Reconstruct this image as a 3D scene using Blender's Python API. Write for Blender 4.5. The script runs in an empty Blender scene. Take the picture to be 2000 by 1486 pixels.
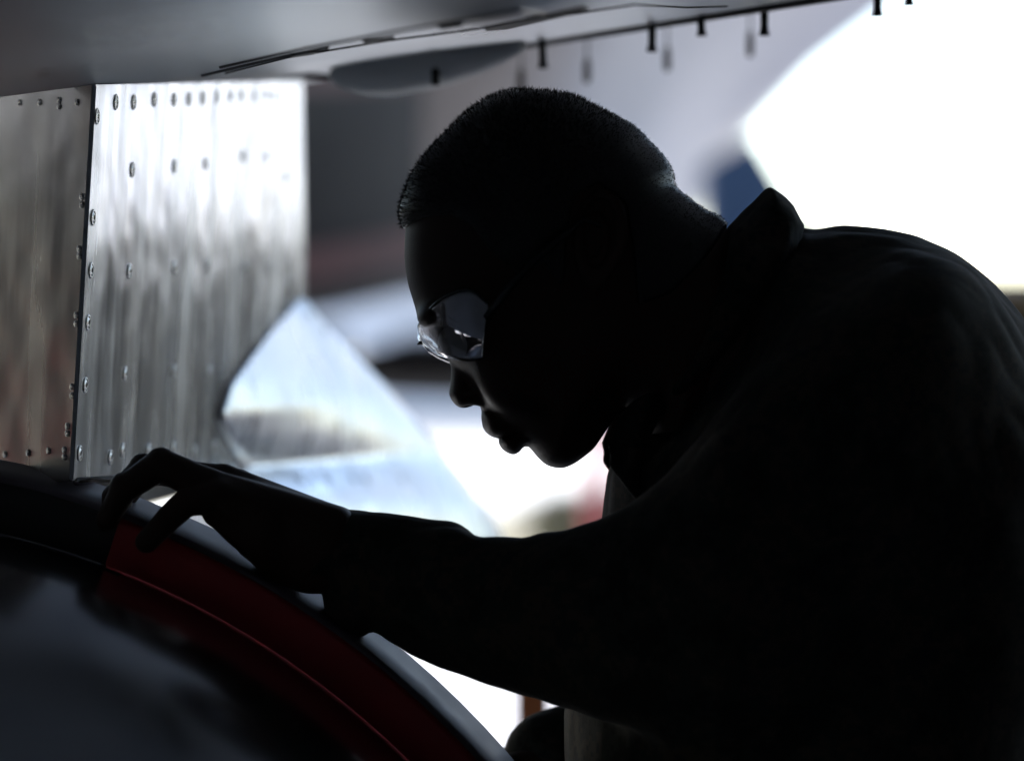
import bpy, bmesh, math, random
import numpy as np
from mathutils import Vector, Matrix
random.seed(7); np.random.seed(7)
R = math.radians
SC = bpy.context.scene
COL = SC.collection

# ------------------------------------------------------------------ camera, sky, sun, exposure
ZC = 1.56
LENS = 105.0
KP = 36.0 / LENS / 2000.0                # metres per photo pixel and metre of distance
D0 = 2.04                                # distance of the head
cam = bpy.data.cameras.new('camera'); camo = bpy.data.objects.new('camera', cam); COL.objects.link(camo)
camo.location = (0, 0, ZC); camo.rotation_euler = (R(90), 0, 0)
cam.lens = LENS; cam.sensor_width = 36.0; cam.sensor_fit = 'HORIZONTAL'
cam.clip_start = 0.05; cam.clip_end = 4000
cam.dof.use_dof = True; cam.dof.focus_distance = D0; cam.dof.aperture_fstop = 2.8
SC.camera = camo

SUN_EL, SUN_AZ = 40.0, -30.0              # azimuth from +Y towards +X
w = bpy.data.worlds.new('World'); SC.world = w; w.use_nodes = True
nt = w.node_tree
sky = nt.nodes.new('ShaderNodeTexSky'); sky.sky_type = 'NISHITA'; sky.sun_disc = False
sky.sun_elevation = R(SUN_EL); sky.sun_rotation = R(SUN_AZ)
sky.air_density = 1.0; sky.dust_density = 0.8; sky.ozone_density = 1.0
nt.links.new(sky.outputs[0], nt.nodes['Background'].inputs[0])
nt.nodes['Background'].inputs[1].default_value = 0.14
sl = bpy.data.lights.new('sun', 'SUN'); so = bpy.data.objects.new('sun', sl); COL.objects.link(so)
sl.energy = 4.5; sl.angle = R(0.5); sl.color = (1, 0.97, 0.93)
sv = Vector((math.sin(R(SUN_AZ)) * math.cos(R(SUN_EL)), math.cos(R(SUN_AZ)) * math.cos(R(SUN_EL)), math.sin(R(SUN_EL))))
so.rotation_euler = (-sv).to_track_quat('-Z', 'Y').to_euler(); so.location = (6, 20, 20)
vs = SC.view_settings
SC.display_settings.display_device = 'sRGB'
vs.view_transform = 'Standard'; vs.look = 'None'; vs.gamma = 1.0; vs.use_curve_mapping = False
vs.exposure = 1.9
try:
    SC.cycles.use_denoising = True
    SC.cycles.max_bounces = 8
except Exception:
    pass

# ------------------------------------------------------------------ helpers
def P(u, v, d):                          # photo pixel + distance -> point
    return Vector(((u - 1000) * KP * d, d, ZC - (v - 743) * KP * d))

def mesh_obj(name, verts, faces, mat=None, parent=None, smooth=False, thing=None, loc=None):
    me = bpy.data.meshes.new(name)
    me.from_pydata([tuple(v) for v in verts], [], [tuple(f) for f in faces])
    me.update()
    return wrap(name, me, mat, parent, smooth)

def wrap(name, me, mat=None, parent=None, smooth=False):
    o = bpy.data.objects.new(name, me); COL.objects.link(o)
    if mat: me.materials.append(mat)
    if smooth: me.polygons.foreach_set('use_smooth', [True] * len(me.polygons))
    if parent: o.parent = parent
    return o

def bm_obj(name, bm, mat=None, parent=None, smooth=False):
    bmesh.ops.recalc_face_normals(bm, faces=bm.faces[:])
    me = bpy.data.meshes.new(name); bm.to_mesh(me); bm.free()
    return wrap(name, me, mat, parent, smooth)

def tag(o, label=None, cat=None, group=None, kind=None):
    if label: o['label'] = label
    if cat: o['category'] = cat
    if group: o['group'] = group
    if kind: o['kind'] = kind
    return o

def empty(name, label, cat, group=None):
    o = bpy.data.objects.new(name, None); COL.objects.link(o); o.empty_display_size = 0.1
    return tag(o, label, cat, group)

def add_box(bm, lo, hi, bevel=0.0):
    lo, hi = Vector(lo), Vector(hi)
    m = Matrix.Translation((lo + hi) / 2) @ Matrix.Diagonal((*(hi - lo), 1))
    r = bmesh.ops.create_cube(bm, size=1.0, matrix=m)
    if bevel:
        es = set()
        for v in r['verts']: es.update(v.link_edges)
        bmesh.ops.bevel(bm, geom=list(es), offset=bevel, segments=2, affect='EDGES', profile=0.6)

def box(name, lo, hi, mat, parent=None, bevel=0.0):
    bm = bmesh.new(); add_box(bm, lo, hi, bevel)
    return bm_obj(name, bm, mat, parent)

def add_tube(bm, pts, rad, seg=10, caps=True):
    pts = [Vector(p) for p in pts]
    if not hasattr(rad, '__len__'): rad = [rad] * len(pts)
    rings = []
    up = None
    for i, p in enumerate(pts):
        t = (pts[min(i + 1, len(pts) - 1)] - pts[max(i - 1, 0)]).normalized()
        if up is None:
            up = t.orthogonal().normalized()
        up = (up - t * up.dot(t)).normalized()
        s = t.cross(up)
        rings.append([bm.verts.new(p + (up * math.cos(a) + s * math.sin(a)) * rad[i])
                      for a in [2 * math.pi * k / seg for k in range(seg)]])
    for a, b in zip(rings, rings[1:]):
        for k in range(seg):
            bm.faces.new((a[k], a[(k + 1) % seg], b[(k + 1) % seg], b[k]))
    if caps:
        bm.faces.new(rings[0][::-1]); bm.faces.new(rings[-1])

def tube(name, pts, rad, mat, parent=None, seg=12):
    bm = bmesh.new(); add_tube(bm, pts, rad, seg)
    o = bm_obj(name, bm, mat, parent, True)
    return o

def lathe_data(prof, seg, axis='Z'):
    V, F = [], []
    for r, z in prof:
        for k in range(seg):
            a = 2 * math.pi * k / seg
            V.append((r * math.cos(a), r * math.sin(a), z))
    for i in range(len(prof) - 1):
        for k in range(seg):
            F.append((i * seg + k, i * seg + (k + 1) % seg, (i + 1) * seg + (k + 1) % seg, (i + 1) * seg + k))
    return V, F

# ------------------------------------------------------------------ materials
def mat_new(name):
    m = bpy.data.materials.new(name); m.use_nodes = True
    return m, m.node_tree, m.node_tree.nodes['Principled BSDF']

def N(t, kind, **kw):
    n = t.nodes.new(kind)
    for k, v in kw.items():
        if k in n.inputs.keys() if hasattr(n.inputs, 'keys') else False:
            n.inputs[k].default_value = v
        else:
            setattr(n, k, v)
    return n

def simple(name, col, rough=0.6, metal=0.0, var=0.25, scale=6.0, bump=0.0, bscale=40.0, spec=0.5, coat=0.0,
           stretch=(1, 1, 1), rvar=0.12):
    m, t, b = mat_new(name)
    tc = N(t, 'ShaderNodeTexCoord')
    mp = N(t, 'ShaderNodeMapping'); mp.inputs['Scale'].default_value = stretch
    t.links.new(tc.outputs['Object'], mp.inputs[0])
    nz = N(t, 'ShaderNodeTexNoise'); nz.inputs['Scale'].default_value = scale; nz.inputs['Detail'].default_value = 6
    t.links.new(mp.outputs[0], nz.inputs['Vector'])
    mx = N(t, 'ShaderNodeMix', data_type='RGBA')
    c0 = [c * (1 - var) for c in col]; c1 = [min(1, c * (1 + var)) for c in col]
    mx.inputs[6].default_value = (*c0, 1); mx.inputs[7].default_value = (*c1, 1)
    t.links.new(nz.outputs[0], mx.inputs[0])
    t.links.new(mx.outputs[2], b.inputs['Base Color'])
    mr = N(t, 'ShaderNodeMapRange'); mr.inputs[3].default_value = max(0.02, rough - rvar); mr.inputs[4].default_value = min(1, rough + rvar)
    t.links.new(nz.outputs[0], mr.inputs[0]); t.links.new(mr.outputs[0], b.inputs['Roughness'])
    b.inputs['Metallic'].default_value = metal
    b.inputs['Specular IOR Level'].default_value = spec
    b.inputs['Coat Weight'].default_value = coat
    if bump:
        n2 = N(t, 'ShaderNodeTexNoise'); n2.inputs['Scale'].default_value = bscale; n2.inputs['Detail'].default_value = 5
        t.links.new(mp.outputs[0], n2.inputs['Vector'])
        bp = N(t, 'ShaderNodeBump'); bp.inputs['Strength'].default_value = bump; bp.inputs['Distance'].default_value = 0.01
        t.links.new(n2.outputs[0], bp.inputs['Height']); t.links.new(bp.outputs[0], b.inputs['Normal'])
    return m

def metal_skin(name, col, rough, streak=22.0, wave=0.05, stain=0.5, wdist=0.004):
    """worn bare aluminium: vertical wipe streaks, small dents, heat-brown stains"""
    m, t, b = mat_new(name)
    tc = N(t, 'ShaderNodeTexCoord')
    mp = N(t, 'ShaderNodeMapping'); mp.inputs['Scale'].default_value = (streak, streak, 2.2)
    t.links.new(tc.outputs['Object'], mp.inputs[0])
    nz = N(t, 'ShaderNodeTexNoise'); nz.inputs['Scale'].default_value = 1.0; nz.inputs['Detail'].default_value = 7; nz.inputs['Roughness'].default_value = 0.6
    t.links.new(mp.outputs[0], nz.inputs['Vector'])
    big = N(t, 'ShaderNodeTexNoise'); big.inputs['Scale'].default_value = 5.0; big.inputs['Detail'].default_value = 4
    t.links.new(tc.outputs['Object'], big.inputs['Vector'])
    mx = N(t, 'ShaderNodeMix', data_type='RGBA')
    mx.inputs[6].default_value = (*col, 1)
    mx.inputs[7].default_value = (col[0] * 0.72, col[1] * 0.6, col[2] * 0.5, 1)
    cr = N(t, 'ShaderNodeMapRange'); cr.inputs[1].default_value = 0.5; cr.inputs[2].default_value = 0.75; cr.inputs[4].default_value = stain
    t.links.new(big.outputs[0], cr.inputs[0]); t.links.new(cr.outputs[0], mx.inputs[0])
    t.links.new(mx.outputs[2], b.inputs['Base Color'])
    b.inputs['Metallic'].default_value = 1.0
    mr = N(t, 'ShaderNodeMapRange'); mr.inputs[1].default_value = 0.3; mr.inputs[2].default_value = 0.7
    mr.inputs[3].default_value = rough * 0.7; mr.inputs[4].default_value = rough * 1.4
    t.links.new(nz.outputs[0], mr.inputs[0]); t.links.new(mr.outputs[0], b.inputs['Roughness'])
    ws = N(t, 'ShaderNodeTexNoise'); ws.inputs['Scale'].default_value = 9.0; ws.inputs['Detail'].default_value = 2
    t.links.new(tc.outputs['Object'], ws.inputs['Vector'])
    b1 = N(t, 'ShaderNodeBump'); b1.inputs['Strength'].default_value = wave; b1.inputs['Distance'].default_value = wdist * 8
    t.links.new(ws.outputs[0], b1.inputs['Height'])
    b2 = N(t, 'ShaderNodeBump'); b2.inputs['Strength'].default_value = 0.10; b2.inputs['Distance'].default_value = 0.002
    t.links.new(nz.outputs[0], b2.inputs['Height']); t.links.new(b1.outputs[0], b2.inputs['Normal'])
    t.links.new(b2.outputs[0], b.inputs['Normal'])
    return m

def camo_mat(name):
    m, t, b = mat_new(name)
    tc = N(t, 'ShaderNodeTexCoord')
    sn = N(t, 'ShaderNodeVectorMath', operation='SNAP'); sn.inputs[1].default_value = (0.0035, 0.0035, 0.0035)
    t.links.new(tc.outputs['Object'], sn.inputs[0])
    nz = N(t, 'ShaderNodeTexNoise'); nz.inputs['Scale'].default_value = 22; nz.inputs['Detail'].default_value = 5; nz.inputs['Roughness'].default_value = 0.75
    t.links.new(sn.outputs[0], nz.inputs['Vector'])
    cr = N(t, 'ShaderNodeValToRGB'); cr.color_ramp.interpolation = 'CONSTANT'
    e = cr.color_ramp.elements
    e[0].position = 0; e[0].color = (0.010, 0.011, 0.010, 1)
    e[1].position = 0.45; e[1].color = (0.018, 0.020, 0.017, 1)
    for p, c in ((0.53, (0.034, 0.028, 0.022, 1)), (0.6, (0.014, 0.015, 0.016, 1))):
        x = e.new(p); x.color = c
    t.links.new(nz.outputs[0], cr.inputs[0]); t.links.new(cr.outputs[0], b.inputs['Base Color'])
    b.inputs['Roughness'].default_value = 0.85
    b.inputs['Specular IOR Level'].default_value = 0.2
    b.inputs['Sheen Weight'].default_value = 0.06; b.inputs['Sheen Roughness'].default_value = 0.4
    wv = N(t, 'ShaderNodeTexNoise'); wv.inputs['Scale'].default_value = 900
    t.links.new(tc.outputs['Object'], wv.inputs['Vector'])
    bp = N(t, 'ShaderNodeBump'); bp.inputs['Strength'].default_value = 0.4; bp.inputs['Distance'].default_value = 0.0006
    t.links.new(wv.outputs[0], bp.inputs['Height']); t.links.new(bp.outputs[0], b.inputs['Normal'])
    return m

def skin_mat():
    m, t, b = mat_new('dark skin')
    tc = N(t, 'ShaderNodeTexCoord')
    nz = N(t, 'ShaderNodeTexNoise'); nz.inputs['Scale'].default_value = 60; nz.inputs['Detail'].default_value = 5
    t.links.new(tc.outputs['Object'], nz.inputs['Vector'])
    mx = N(t, 'ShaderNodeMix', data_type='RGBA')
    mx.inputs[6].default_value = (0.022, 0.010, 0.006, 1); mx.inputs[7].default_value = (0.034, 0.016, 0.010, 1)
    t.links.new(nz.outputs[0], mx.inputs[0]); t.links.new(mx.outputs[2], b.inputs['Base Color'])
    b.inputs['Roughness'].default_value = 0.55; b.inputs['Specular IOR Level'].default_value = 0.3
    po = N(t, 'ShaderNodeTexVoronoi'); po.inputs['Scale'].default_value = 900
    t.links.new(tc.outputs['Object'], po.inputs['Vector'])
    bp = N(t, 'ShaderNodeBump'); bp.inputs['Strength'].default_value = 0.25; bp.inputs['Distance'].default_value = 0.0006
    t.links.new(po.outputs[0], bp.inputs['Height']); t.links.new(bp.outputs[0], b.inputs['Normal'])
    return m

def glass_mat(name, tint=(0.9, 0.92, 0.92)):
    m, t, b = mat_new(name)
    b.inputs['Base Color'].default_value = (*tint, 1)
    b.inputs['Transmission Weight'].default_value = 1.0
    b.inputs['Roughness'].default_value = 0.015
    b.inputs['IOR'].default_value = 1.6
    g = N(t, 'ShaderNodeBsdfGlossy'); g.inputs['Roughness'].default_value = 0.03; g.inputs['Color'].default_value = (0.92, 0.88, 0.95, 1)
    mx = N(t, 'ShaderNodeMixShader'); mx.inputs[0].default_value = 0.22      # mirror layer added to brighten the lens reflections
    t.links.new(b.outputs[0], mx.inputs[1]); t.links.new(g.outputs[0], mx.inputs[2])
    t.links.new(mx.outputs[0], t.nodes['Material Output'].inputs['Surface'])
    return m

M = {}
M['concrete'] = simple('pale concrete', (0.42, 0.41, 0.39), 0.85, var=0.12, scale=0.6, bump=0.2, bscale=8)
M['apron'] = simple('weathered apron concrete', (0.17, 0.165, 0.175), 0.8, var=0.2, scale=0.35, bump=0.15, bscale=8)
M['floor'] = simple('hangar floor', (0.22, 0.22, 0.225), 0.45, var=0.2, scale=0.8)
M['asphalt'] = simple('asphalt', (0.055, 0.055, 0.06), 0.9, var=0.2, scale=0.5)
M['dry_grass'] = simple('dry grass', (0.10, 0.085, 0.04), 0.95, var=0.5, scale=3, bump=0.6, bscale=6)
M['wall'] = simple('hangar cladding', (0.05, 0.05, 0.055), 0.8, var=0.15, scale=0.7)
M['steel'] = simple('hangar steel', (0.05, 0.05, 0.055), 0.6, metal=0.0)
M['plaster'] = simple('pale far wall', (0.78, 0.72, 0.72), 0.9, var=0.04)
M['wing'] = simple('grey wing skin', (0.56, 0.60, 0.66), 0.32, metal=0.6, var=0.2, scale=7, bump=0.10, bscale=9, rvar=0.14, stretch=(1, 0.35, 1))
M['panel'] = metal_skin('bare panel metal', (0.52, 0.535, 0.56), 0.24, wave=0.12, stain=0.4)
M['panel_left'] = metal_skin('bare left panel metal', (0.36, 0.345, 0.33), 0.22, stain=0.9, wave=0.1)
M['fairing'] = metal_skin('bare fairing metal', (0.66, 0.67, 0.69), 0.3, streak=30, stain=0.1)
M['blister'] = simple('pale grey blister paint', (0.75, 0.77, 0.80), 0.5, var=0.08, scale=20)
M['rivet'] = simple('rivet steel', (0.6, 0.59, 0.58), 0.28, metal=1.0, var=0.15, scale=200)
M['rivet_slot'] = simple('dark rivet recess', (0.02, 0.02, 0.02), 0.8)  # dark colour for the groove and centre recess
M['black'] = simple('black rubber', (0.015, 0.015, 0.016), 0.6)
M['lip_metal'] = simple('bright edge metal', (0.75, 0.75, 0.76), 0.2, metal=1.0, var=0.05)
M['red_band'] = simple('red rim paint', (0.34, 0.016, 0.02), 0.42, var=0.2, scale=30)
M['rim_skylit'] = simple('sky-greyed rim rubber', (0.10, 0.085, 0.105), 0.55, var=0.2, scale=30)  # red rim rubber with the grey of sky light put into its colour
M['dome'] = simple('dark dome metal', (0.58, 0.60, 0.64), 0.2, metal=1.0, var=0.2, scale=4, bump=0.03, bscale=5)
M['cradle'] = simple('orange brown painted steel', (0.55, 0.17, 0.05), 0.6, var=0.3, scale=20)
M['jet'] = simple('parked jet grey paint', (0.62, 0.60, 0.63), 0.5, var=0.1, scale=1.2)
M['jet_shaded'] = simple('shade-darkened jet paint', (0.02, 0.018, 0.02), 0.7, var=0.3, scale=2, spec=0.2)  # shade on the jet's left part, put into the colour
M['jet_dark'] = simple('parked jet dark pod', (0.02, 0.02, 0.024), 0.6)
M['jet_red'] = simple('parked jet red stripe', (0.13, 0.045, 0.05), 0.6)
M['blue'] = simple('blue cabinet paint', (0.10, 0.19, 0.36), 0.5)
M['tractor'] = simple('dark tractor paint', (0.018, 0.018, 0.02), 0.5)
M['tan'] = simple('tan canvas', (0.33, 0.27, 0.18), 0.9)
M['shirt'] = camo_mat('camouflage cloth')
M['undershirt'] = simple('dark undershirt', (0.03, 0.028, 0.025), 0.9)
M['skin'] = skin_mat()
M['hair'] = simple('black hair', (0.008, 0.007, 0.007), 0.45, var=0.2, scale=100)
M['glass'] = glass_mat('clear polycarbonate')
M['frame'] = simple('black plastic frame', (0.012, 0.012, 0.013), 0.22)
M['boot'] = simple('tan boot suede', (0.10, 0.075, 0.05), 0.9)
M['eye'] = simple('eye white', (0.55, 0.52, 0.5), 0.2, var=0.05)
M['iris'] = simple('dark iris', (0.03, 0.015, 0.01), 0.15)
M['red_cab'] = simple('red cabinet paint', (0.4, 0.04, 0.035), 0.4)
M['bush'] = simple('dry olive shrub', (0.10, 0.085, 0.035), 0.9, var=0.5, scale=6)
M['tyre'] = M['black']

# ------------------------------------------------------------------ ground
def sheet(name, x0, x1, y0, y1, z, mat):
    o = mesh_obj(name, [(x0, y0, z), (x1, y0, z), (x1, y1, z), (x0, y1, z)], [(0, 1, 2, 3)], mat)
    return tag(o, kind='structure')
sheet('ground', -900, 900, -400, 1800, 0.0, M['asphalt'])
sheet('apron', -60, 60, 9.0, 22.0, 0.004, M['apron'])
sheet('side_apron', -40, -9.0, -12.0, 9.0, 0.004, M['concrete'])
sheet('grass_verge', -200, 200, 25.0, 36.6, 0.004, M['dry_grass'])
sheet('sunlit_strip', -300, 300, 37.0, 76.0, 0.004, M['concrete'])  # pale strip standing in for a bright sunlit patch of ground
sheet('hangar_floor', -9.0, 13.0, -11.0, 9.0, 0.004, M['floor'])

# ------------------------------------------------------------------ hangar
hg = empty('hangar', 'dark open-fronted aircraft hangar that shades the jet and the crouching worker', 'hangar')
hg.location = (0, 0, 0)
box('side_wall', (-9.3, -11.3, 0), (-9.0, 9.0, 1.0), M['wall'], hg)
box('side_wall', (-9.3, -11.3, 2.6), (-9.0, 9.0, 4.2), M['wall'], hg)
for y0, y1 in ((-11.3, -6.4), (-4.6, -4.2), (-2.4, -2.0), (-0.2, 9.0)):
    box('window_pier', (-9.3, y0, 1.0), (-9.0, y1, 2.6), M['wall'], hg)
for y0 in (-6.4, -4.2, -2.0):
    box('window_mullion', (-9.2, y0 + 0.87, 1.0), (-9.1, y0 + 0.93, 2.6), M['steel'], hg)
box('side_wall', (13.0, -11.3, 0), (13.3, 9.0, 4.2), M['wall'], hg)
box('rear_wall', (-8.99, -11.3, 0), (12.99, -11.0, 4.2), M['wall'], hg)
box('roof', (-9.5, -11.5, 4.2), (13.5, 9.3, 4.45), M['wall'], hg)
for i in range(5):
    y = -9.5 + i * 4.4
    box('roof_beam', (-8.99, y, 3.85), (12.99, y + 0.18, 4.18), M['steel'], hg)
for x in (-8.95, 12.6):
    for y in ((-6, -1.5) if x < 0 else (-6, -1.5, 3, 7.5)):
        box('wall_column', (x, y, 0), (x + 0.3, y + 0.3, 3.84), M['steel'], hg)

# ------------------------------------------------------------------ near aircraft: wing underside, riveted panels, pegs
ac = empty('jet_aircraft', 'grey jet with a riveted bare metal side panel under its low wing', 'aircraft')

def plane3(a, b, c):
    n = (b - a).cross(c - a).normalized()
    return a, n
def hit(pl, u, v):
    d = P(u, v, 1.0) - Vector((0, 0, ZC)); o = Vector((0, 0, ZC))
    t = (pl[0] - o).dot(pl[1]) / d.dot(pl[1])
    return o + d * t
def slab(name, pts, n, th, mat, parent, bevel=0.0):
    """flat polygon pts (in one plane) extruded by th along -n"""
    bm = bmesh.new()
    a = [bm.verts.new(p) for p in pts]; b = [bm.verts.new(p - n * th) for p in pts]
    bm.faces.new(a); bm.faces.new(b[::-1])
    k = len(pts)
    for i in range(k): bm.faces.new((a[i], b[i], b[(i + 1) % k], a[(i + 1) % k]))
    if bevel: bmesh.ops.bevel(bm, geom=[e for e in bm.edges], offset=bevel, segments=2, affect='EDGES')
    return bm_obj(name, bm, mat, parent)

wing_pl = plane3(P(170, 165, 2.02), P(592, 160, 2.75), P(1600, 0, 2.3))
nW = wing_pl[1] if wing_pl[1].z < 0 else -wing_pl[1]       # faces down
def on_wing(x, y):
    p0, n = wing_pl
    return Vector((x, y, p0.z - (n.x * (x - p0.x) + n.y * (y - p0.y)) / n.z))
eB, eC = hit(wing_pl, 592, 160), hit(wing_pl, 1600, 0)
eDir = (eC - eB).normalized()
far_r = eB + eDir * 3.2
wpts = [on_wing(-1.7, 2.05), on_wing(-0.29, 2.05), eB, far_r, on_wing(far_r.x + 0.4, -2.6), on_wing(-1.7, -2.6)]
wing = slab('wing', wpts, nW, 0.14, M['wing'], ac)
# dark hinge bar along the far edge
bm = bmesh.new()
q0 = hit(wing_pl, 1000, 90); q1 = far_r
add_tube(bm, [q0 + nW * 0.002, q0.lerp(q1, 0.3) + nW * 0.002, q1 + nW * 0.002], [0.0025, 0.0042, 0.006], 10)
hb = bm_obj('hinge_bar', bm, M['black'], wing, True)

# drain pegs below the hinge line
def peg_mesh(h, r):
    V, F = lathe_data([(0.0, 0.0), (r * 0.85, 0.0), (r * 0.85, -h * 0.55), (r * 0.8, -h * 0.56), (r, -h * 0.9), (r * 1.2, -h * 0.92), (r * 1.2, -h), (0.0, -h)], 10)
    me = bpy.data.meshes.new('peg'); me.from_pydata(V, [], F); me.update()
    me.polygons.foreach_set('use_smooth', [False] * len(me.polygons)); me.materials.append(M['black'])
    return me
for u, v0, v1, d in ((850, 133, 167, 2.35), (1059, 78, 134, 2.38), (1274, 48, 102, 2.33), (1369, 34, 71, 2.31), (1493, 16, 70, 2.28), (1714, -14, 33, 2.25), (1775, -20, 12, 2.25)):
    a = P(u, v0, d); b = P(u, v1, d)
    o = bpy.data.objects.new('peg', peg_mesh(a.z - b.z, 0.0036)); COL.objects.link(o)
    o.parent = wing; o.location = a; o.rotation_euler = (0, random.uniform(-0.05, 0.05), 0)
# second row on thin stems, farther back
rail0, rail1 = P(880, 70, 2.72), P(1850, -75, 2.62)
tube('rear_rail', [rail0 + Vector((0, 0, 0.05)), rail1 + Vector((0, 0, 0.05))], 0.012, M['wing'], wing)
for u, v0, v1, d in ((1018, 135, 180, 2.70), (1147, 115, 163, 2.69), (1303, 92, 140, 2.67), (1465, 62, 112, 2.65)):
    a = P(u, v0, d); b = P(u, v1, d)
    top = rail0.lerp(rail1, (u - 880) / 970.0).z + 0.05
    r = 0.0032
    h = a.z - b.z; s = top - a.z
    V, F = lathe_data([(0.0, s), (0.0009, s), (0.0009, 0.0), (r * 0.7, 0.0), (r, -h * 0.3), (r, -h * 0.9), (r * 0.5, -h), (0.0, -h)], 8)
    me = bpy.data.meshes.new('stemmed_peg'); me.from_pydata(V, [], F); me.update()
    o = wrap('stemmed_peg', me, M['boot'], wing); o.location = a

# blister fairing under the wing
def loft(name, rings, mat, parent, closed=True, caps=True, smooth=True):
    bm = bmesh.new(); vr = [[bm.verts.new(p) for p in r] for r in rings]
    k = len(rings[0])
    for a, b in zip(vr, vr[1:]):
        for i in range(k if closed else k - 1):
            bm.faces.new((a[i], a[(i + 1) % k], b[(i + 1) % k], b[i]))
    if caps:
        bm.faces.new(vr[0][::-1]); bm.faces.new(vr[-1])
    return bm_obj(name, bm, mat, parent, smooth)
rings = []
fa, fb = P(643, 138, 2.42), P(1026, 80, 2.36)
for i in range(22):
    s = i / 21
    c = fa.lerp(fb, s)
    wv = math.sin(math.pi * min(1, s / 0.36) * 0.5) ** 0.7 * (1 if s < 0.45 else max(0.02, math.cos((s - 0.45) / 0.55 * math.pi / 2) ** 0.8))
    hv = 0.021 * wv + 0.0008; ww = 0.045 * wv + 0.001
    ring = []
    for k in range(16):
        a = 2 * math.pi * k / 16
        ring.append(c + Vector((0, math.cos(a) * ww, -0.002 + math.sin(a) * hv - (0.004 if math.sin(a) < 0 else 0))))
    rings.append(ring)
fair = loft('blister_fairing', rings, M['blister'], wing)

# access plates, slots and seams on the wing underside (thin pieces just below the skin)
def wing_patch(name, px, th, mat):
    pts = [hit(wing_pl, u, v) + nW * 0.0012 for u, v in px]
    return slab(name, pts, nW, th, mat, wing)
wing_patch('slot', [(945, 53), (1140, 12), (1150, 16), (1100, 30), (990, 55), (950, 58)], 0.001, M['black'])
wing_patch('slot', [(855, 50), (905, 44), (900, 48), (862, 55)], 0.001, M['black'])
wing_patch('slot', [(708, 79), (770, 71), (765, 75), (715, 84)], 0.001, M['black'])
wing_patch('slot', [(565, 106), (620, 99), (612, 104), (570, 110)], 0.001, M['black'])
def seam(pts, r=0.0009, mat='black', name='seam'):
    bm = bmesh.new(); add_tube(bm, [hit(wing_pl, u, v) + nW * 0.0006 for u, v in pts], r, 6)
    return bm_obj(name, bm, M[mat], wing)
seam([(430, 130), (600, 92), (800, 55), (1015, 20)], 0.0011)
seam([(440, 142), (560, 112), (640, 98), (760, 78), (900, 60), (1240, 8)], 0.0006)
seam([(395, 146), (470, 128), (560, 108), (640, 92)], 0.0012)
seam([(1015, 20), (1062, 26)], 0.0016, 'lip_metal', 'latch')
seam([(1240, 8), (1340, 14), (1420, 12)], 0.0006)
tube('cable', [P(470, 140, 2.5), P(560, 148, 2.5), P(640, 150, 2.46), P(700, 152, 2.45)], 0.0025, M['black'], wing)

# riveted bare panel
pan_pl = plane3(P(185, 165, 2.02), P(592, 160, 2.75), P(140, 940, 2.02))
nP = pan_pl[1] if pan_pl[1].x > 0 else -pan_pl[1]
pan = slab('side_panel', [hit(pan_pl, u, v) for u, v in ((188, 166), (592, 158), (597, 590), (668, 903), (143, 938))], nP, 0.003, M['panel'], ac, 0.0006)
lft_pl = plane3(P(178, 165, 2.03), P(-260, 160, 2.32), P(132, 935, 2.03))
nL = lft_pl[1] if lft_pl[1].y < 0 else -lft_pl[1]
lft = slab('corner_panel', [hit(lft_pl, u, v) for u, v in ((180, 167), (-260, 167), (-300, 1010), (135, 939))], nL, 0.003, M['panel_left'], ac, 0.0006)
tube('panel_lip', [hit(pan_pl, 150, 940), hit(pan_pl, 400, 925), hit(pan_pl, 662, 906)], 0.0028, M['lip_metal'], pan)
# dark body behind the panels
bm = bmesh.new()
core = [P(182, 166, 2.05), P(585, 160, 2.80), P(650, 905, 2.90), P(150, 1040, 2.05), ]
slabv = [p + Vector((-0.03, 0.03, 0)) for p in core]
back = [Vector((-1.2, p.y + 1.7, p.z)) for p in slabv]
a = [bm.verts.new(p) for p in slabv]; b = [bm.verts.new(p) for p in back]
bm.faces.new(a); bm.faces.new(b[::-1])
for i in range(4): bm.faces.new((a[i], b[i], b[(i + 1) % 4], a[(i + 1) % 4]))
bm_obj('inner_frame', bm, M['black'], ac)

def surf_grid(name, L, Rr, nu, mat, parent, th=0.004, bulge=0.0, bdir=Vector((1, 0, 0.3))):
    def samp(C, t):
        x = t * (len(C) - 1); i = min(int(x), len(C) - 2); f = x - i
        return C[i].lerp(C[i + 1], f)
    nv = 28
    V, F = [], []
    for j in range(nv + 1):
        a = samp(L, j / nv); b = samp(Rr, j / nv)
        for i in range(nu + 1):
            s = i / nu
            V.append(a.lerp(b, s) + bdir * (bulge * math.sin(math.pi * s)))
    for j in range(nv):
        for i in range(nu):
            q = j * (nu + 1) + i
            F.append((q, q + 1, q + nu + 2, q + nu + 1))
    o = mesh_obj(name, V, F, mat, parent, True)
    md = o.modifiers.new('thick', 'SOLIDIFY'); md.thickness = th; md.offset = -1
    return o, V
# flared fairing that sweeps from the panel's foot out to the right
off = nP * 0.0008
fl_L = [hit(pan_pl, u, v) + off for u, v in ((586, 584), (520, 650), (440, 752), (420, 810), (440, 860), (470, 915))]
fl_L += [P(330, 980, 2.32), P(300, 1060, 2.30)]
fl_R = [P(u, v, d) for u, v, d in ((596, 588, 2.80), (640, 645, 2.84), (700, 705, 2.9), (760, 765, 2.96), (815, 830, 3.02), (865, 885, 3.08), (950, 990, 3.16), (990, 1075, 3.2))]
flare, flV = surf_grid('flared_fairing', fl_L, fl_R, 20, M['fairing'], ac, 0.002, 0.0, Vector((0.6, -0.3, 0.7)))

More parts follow.
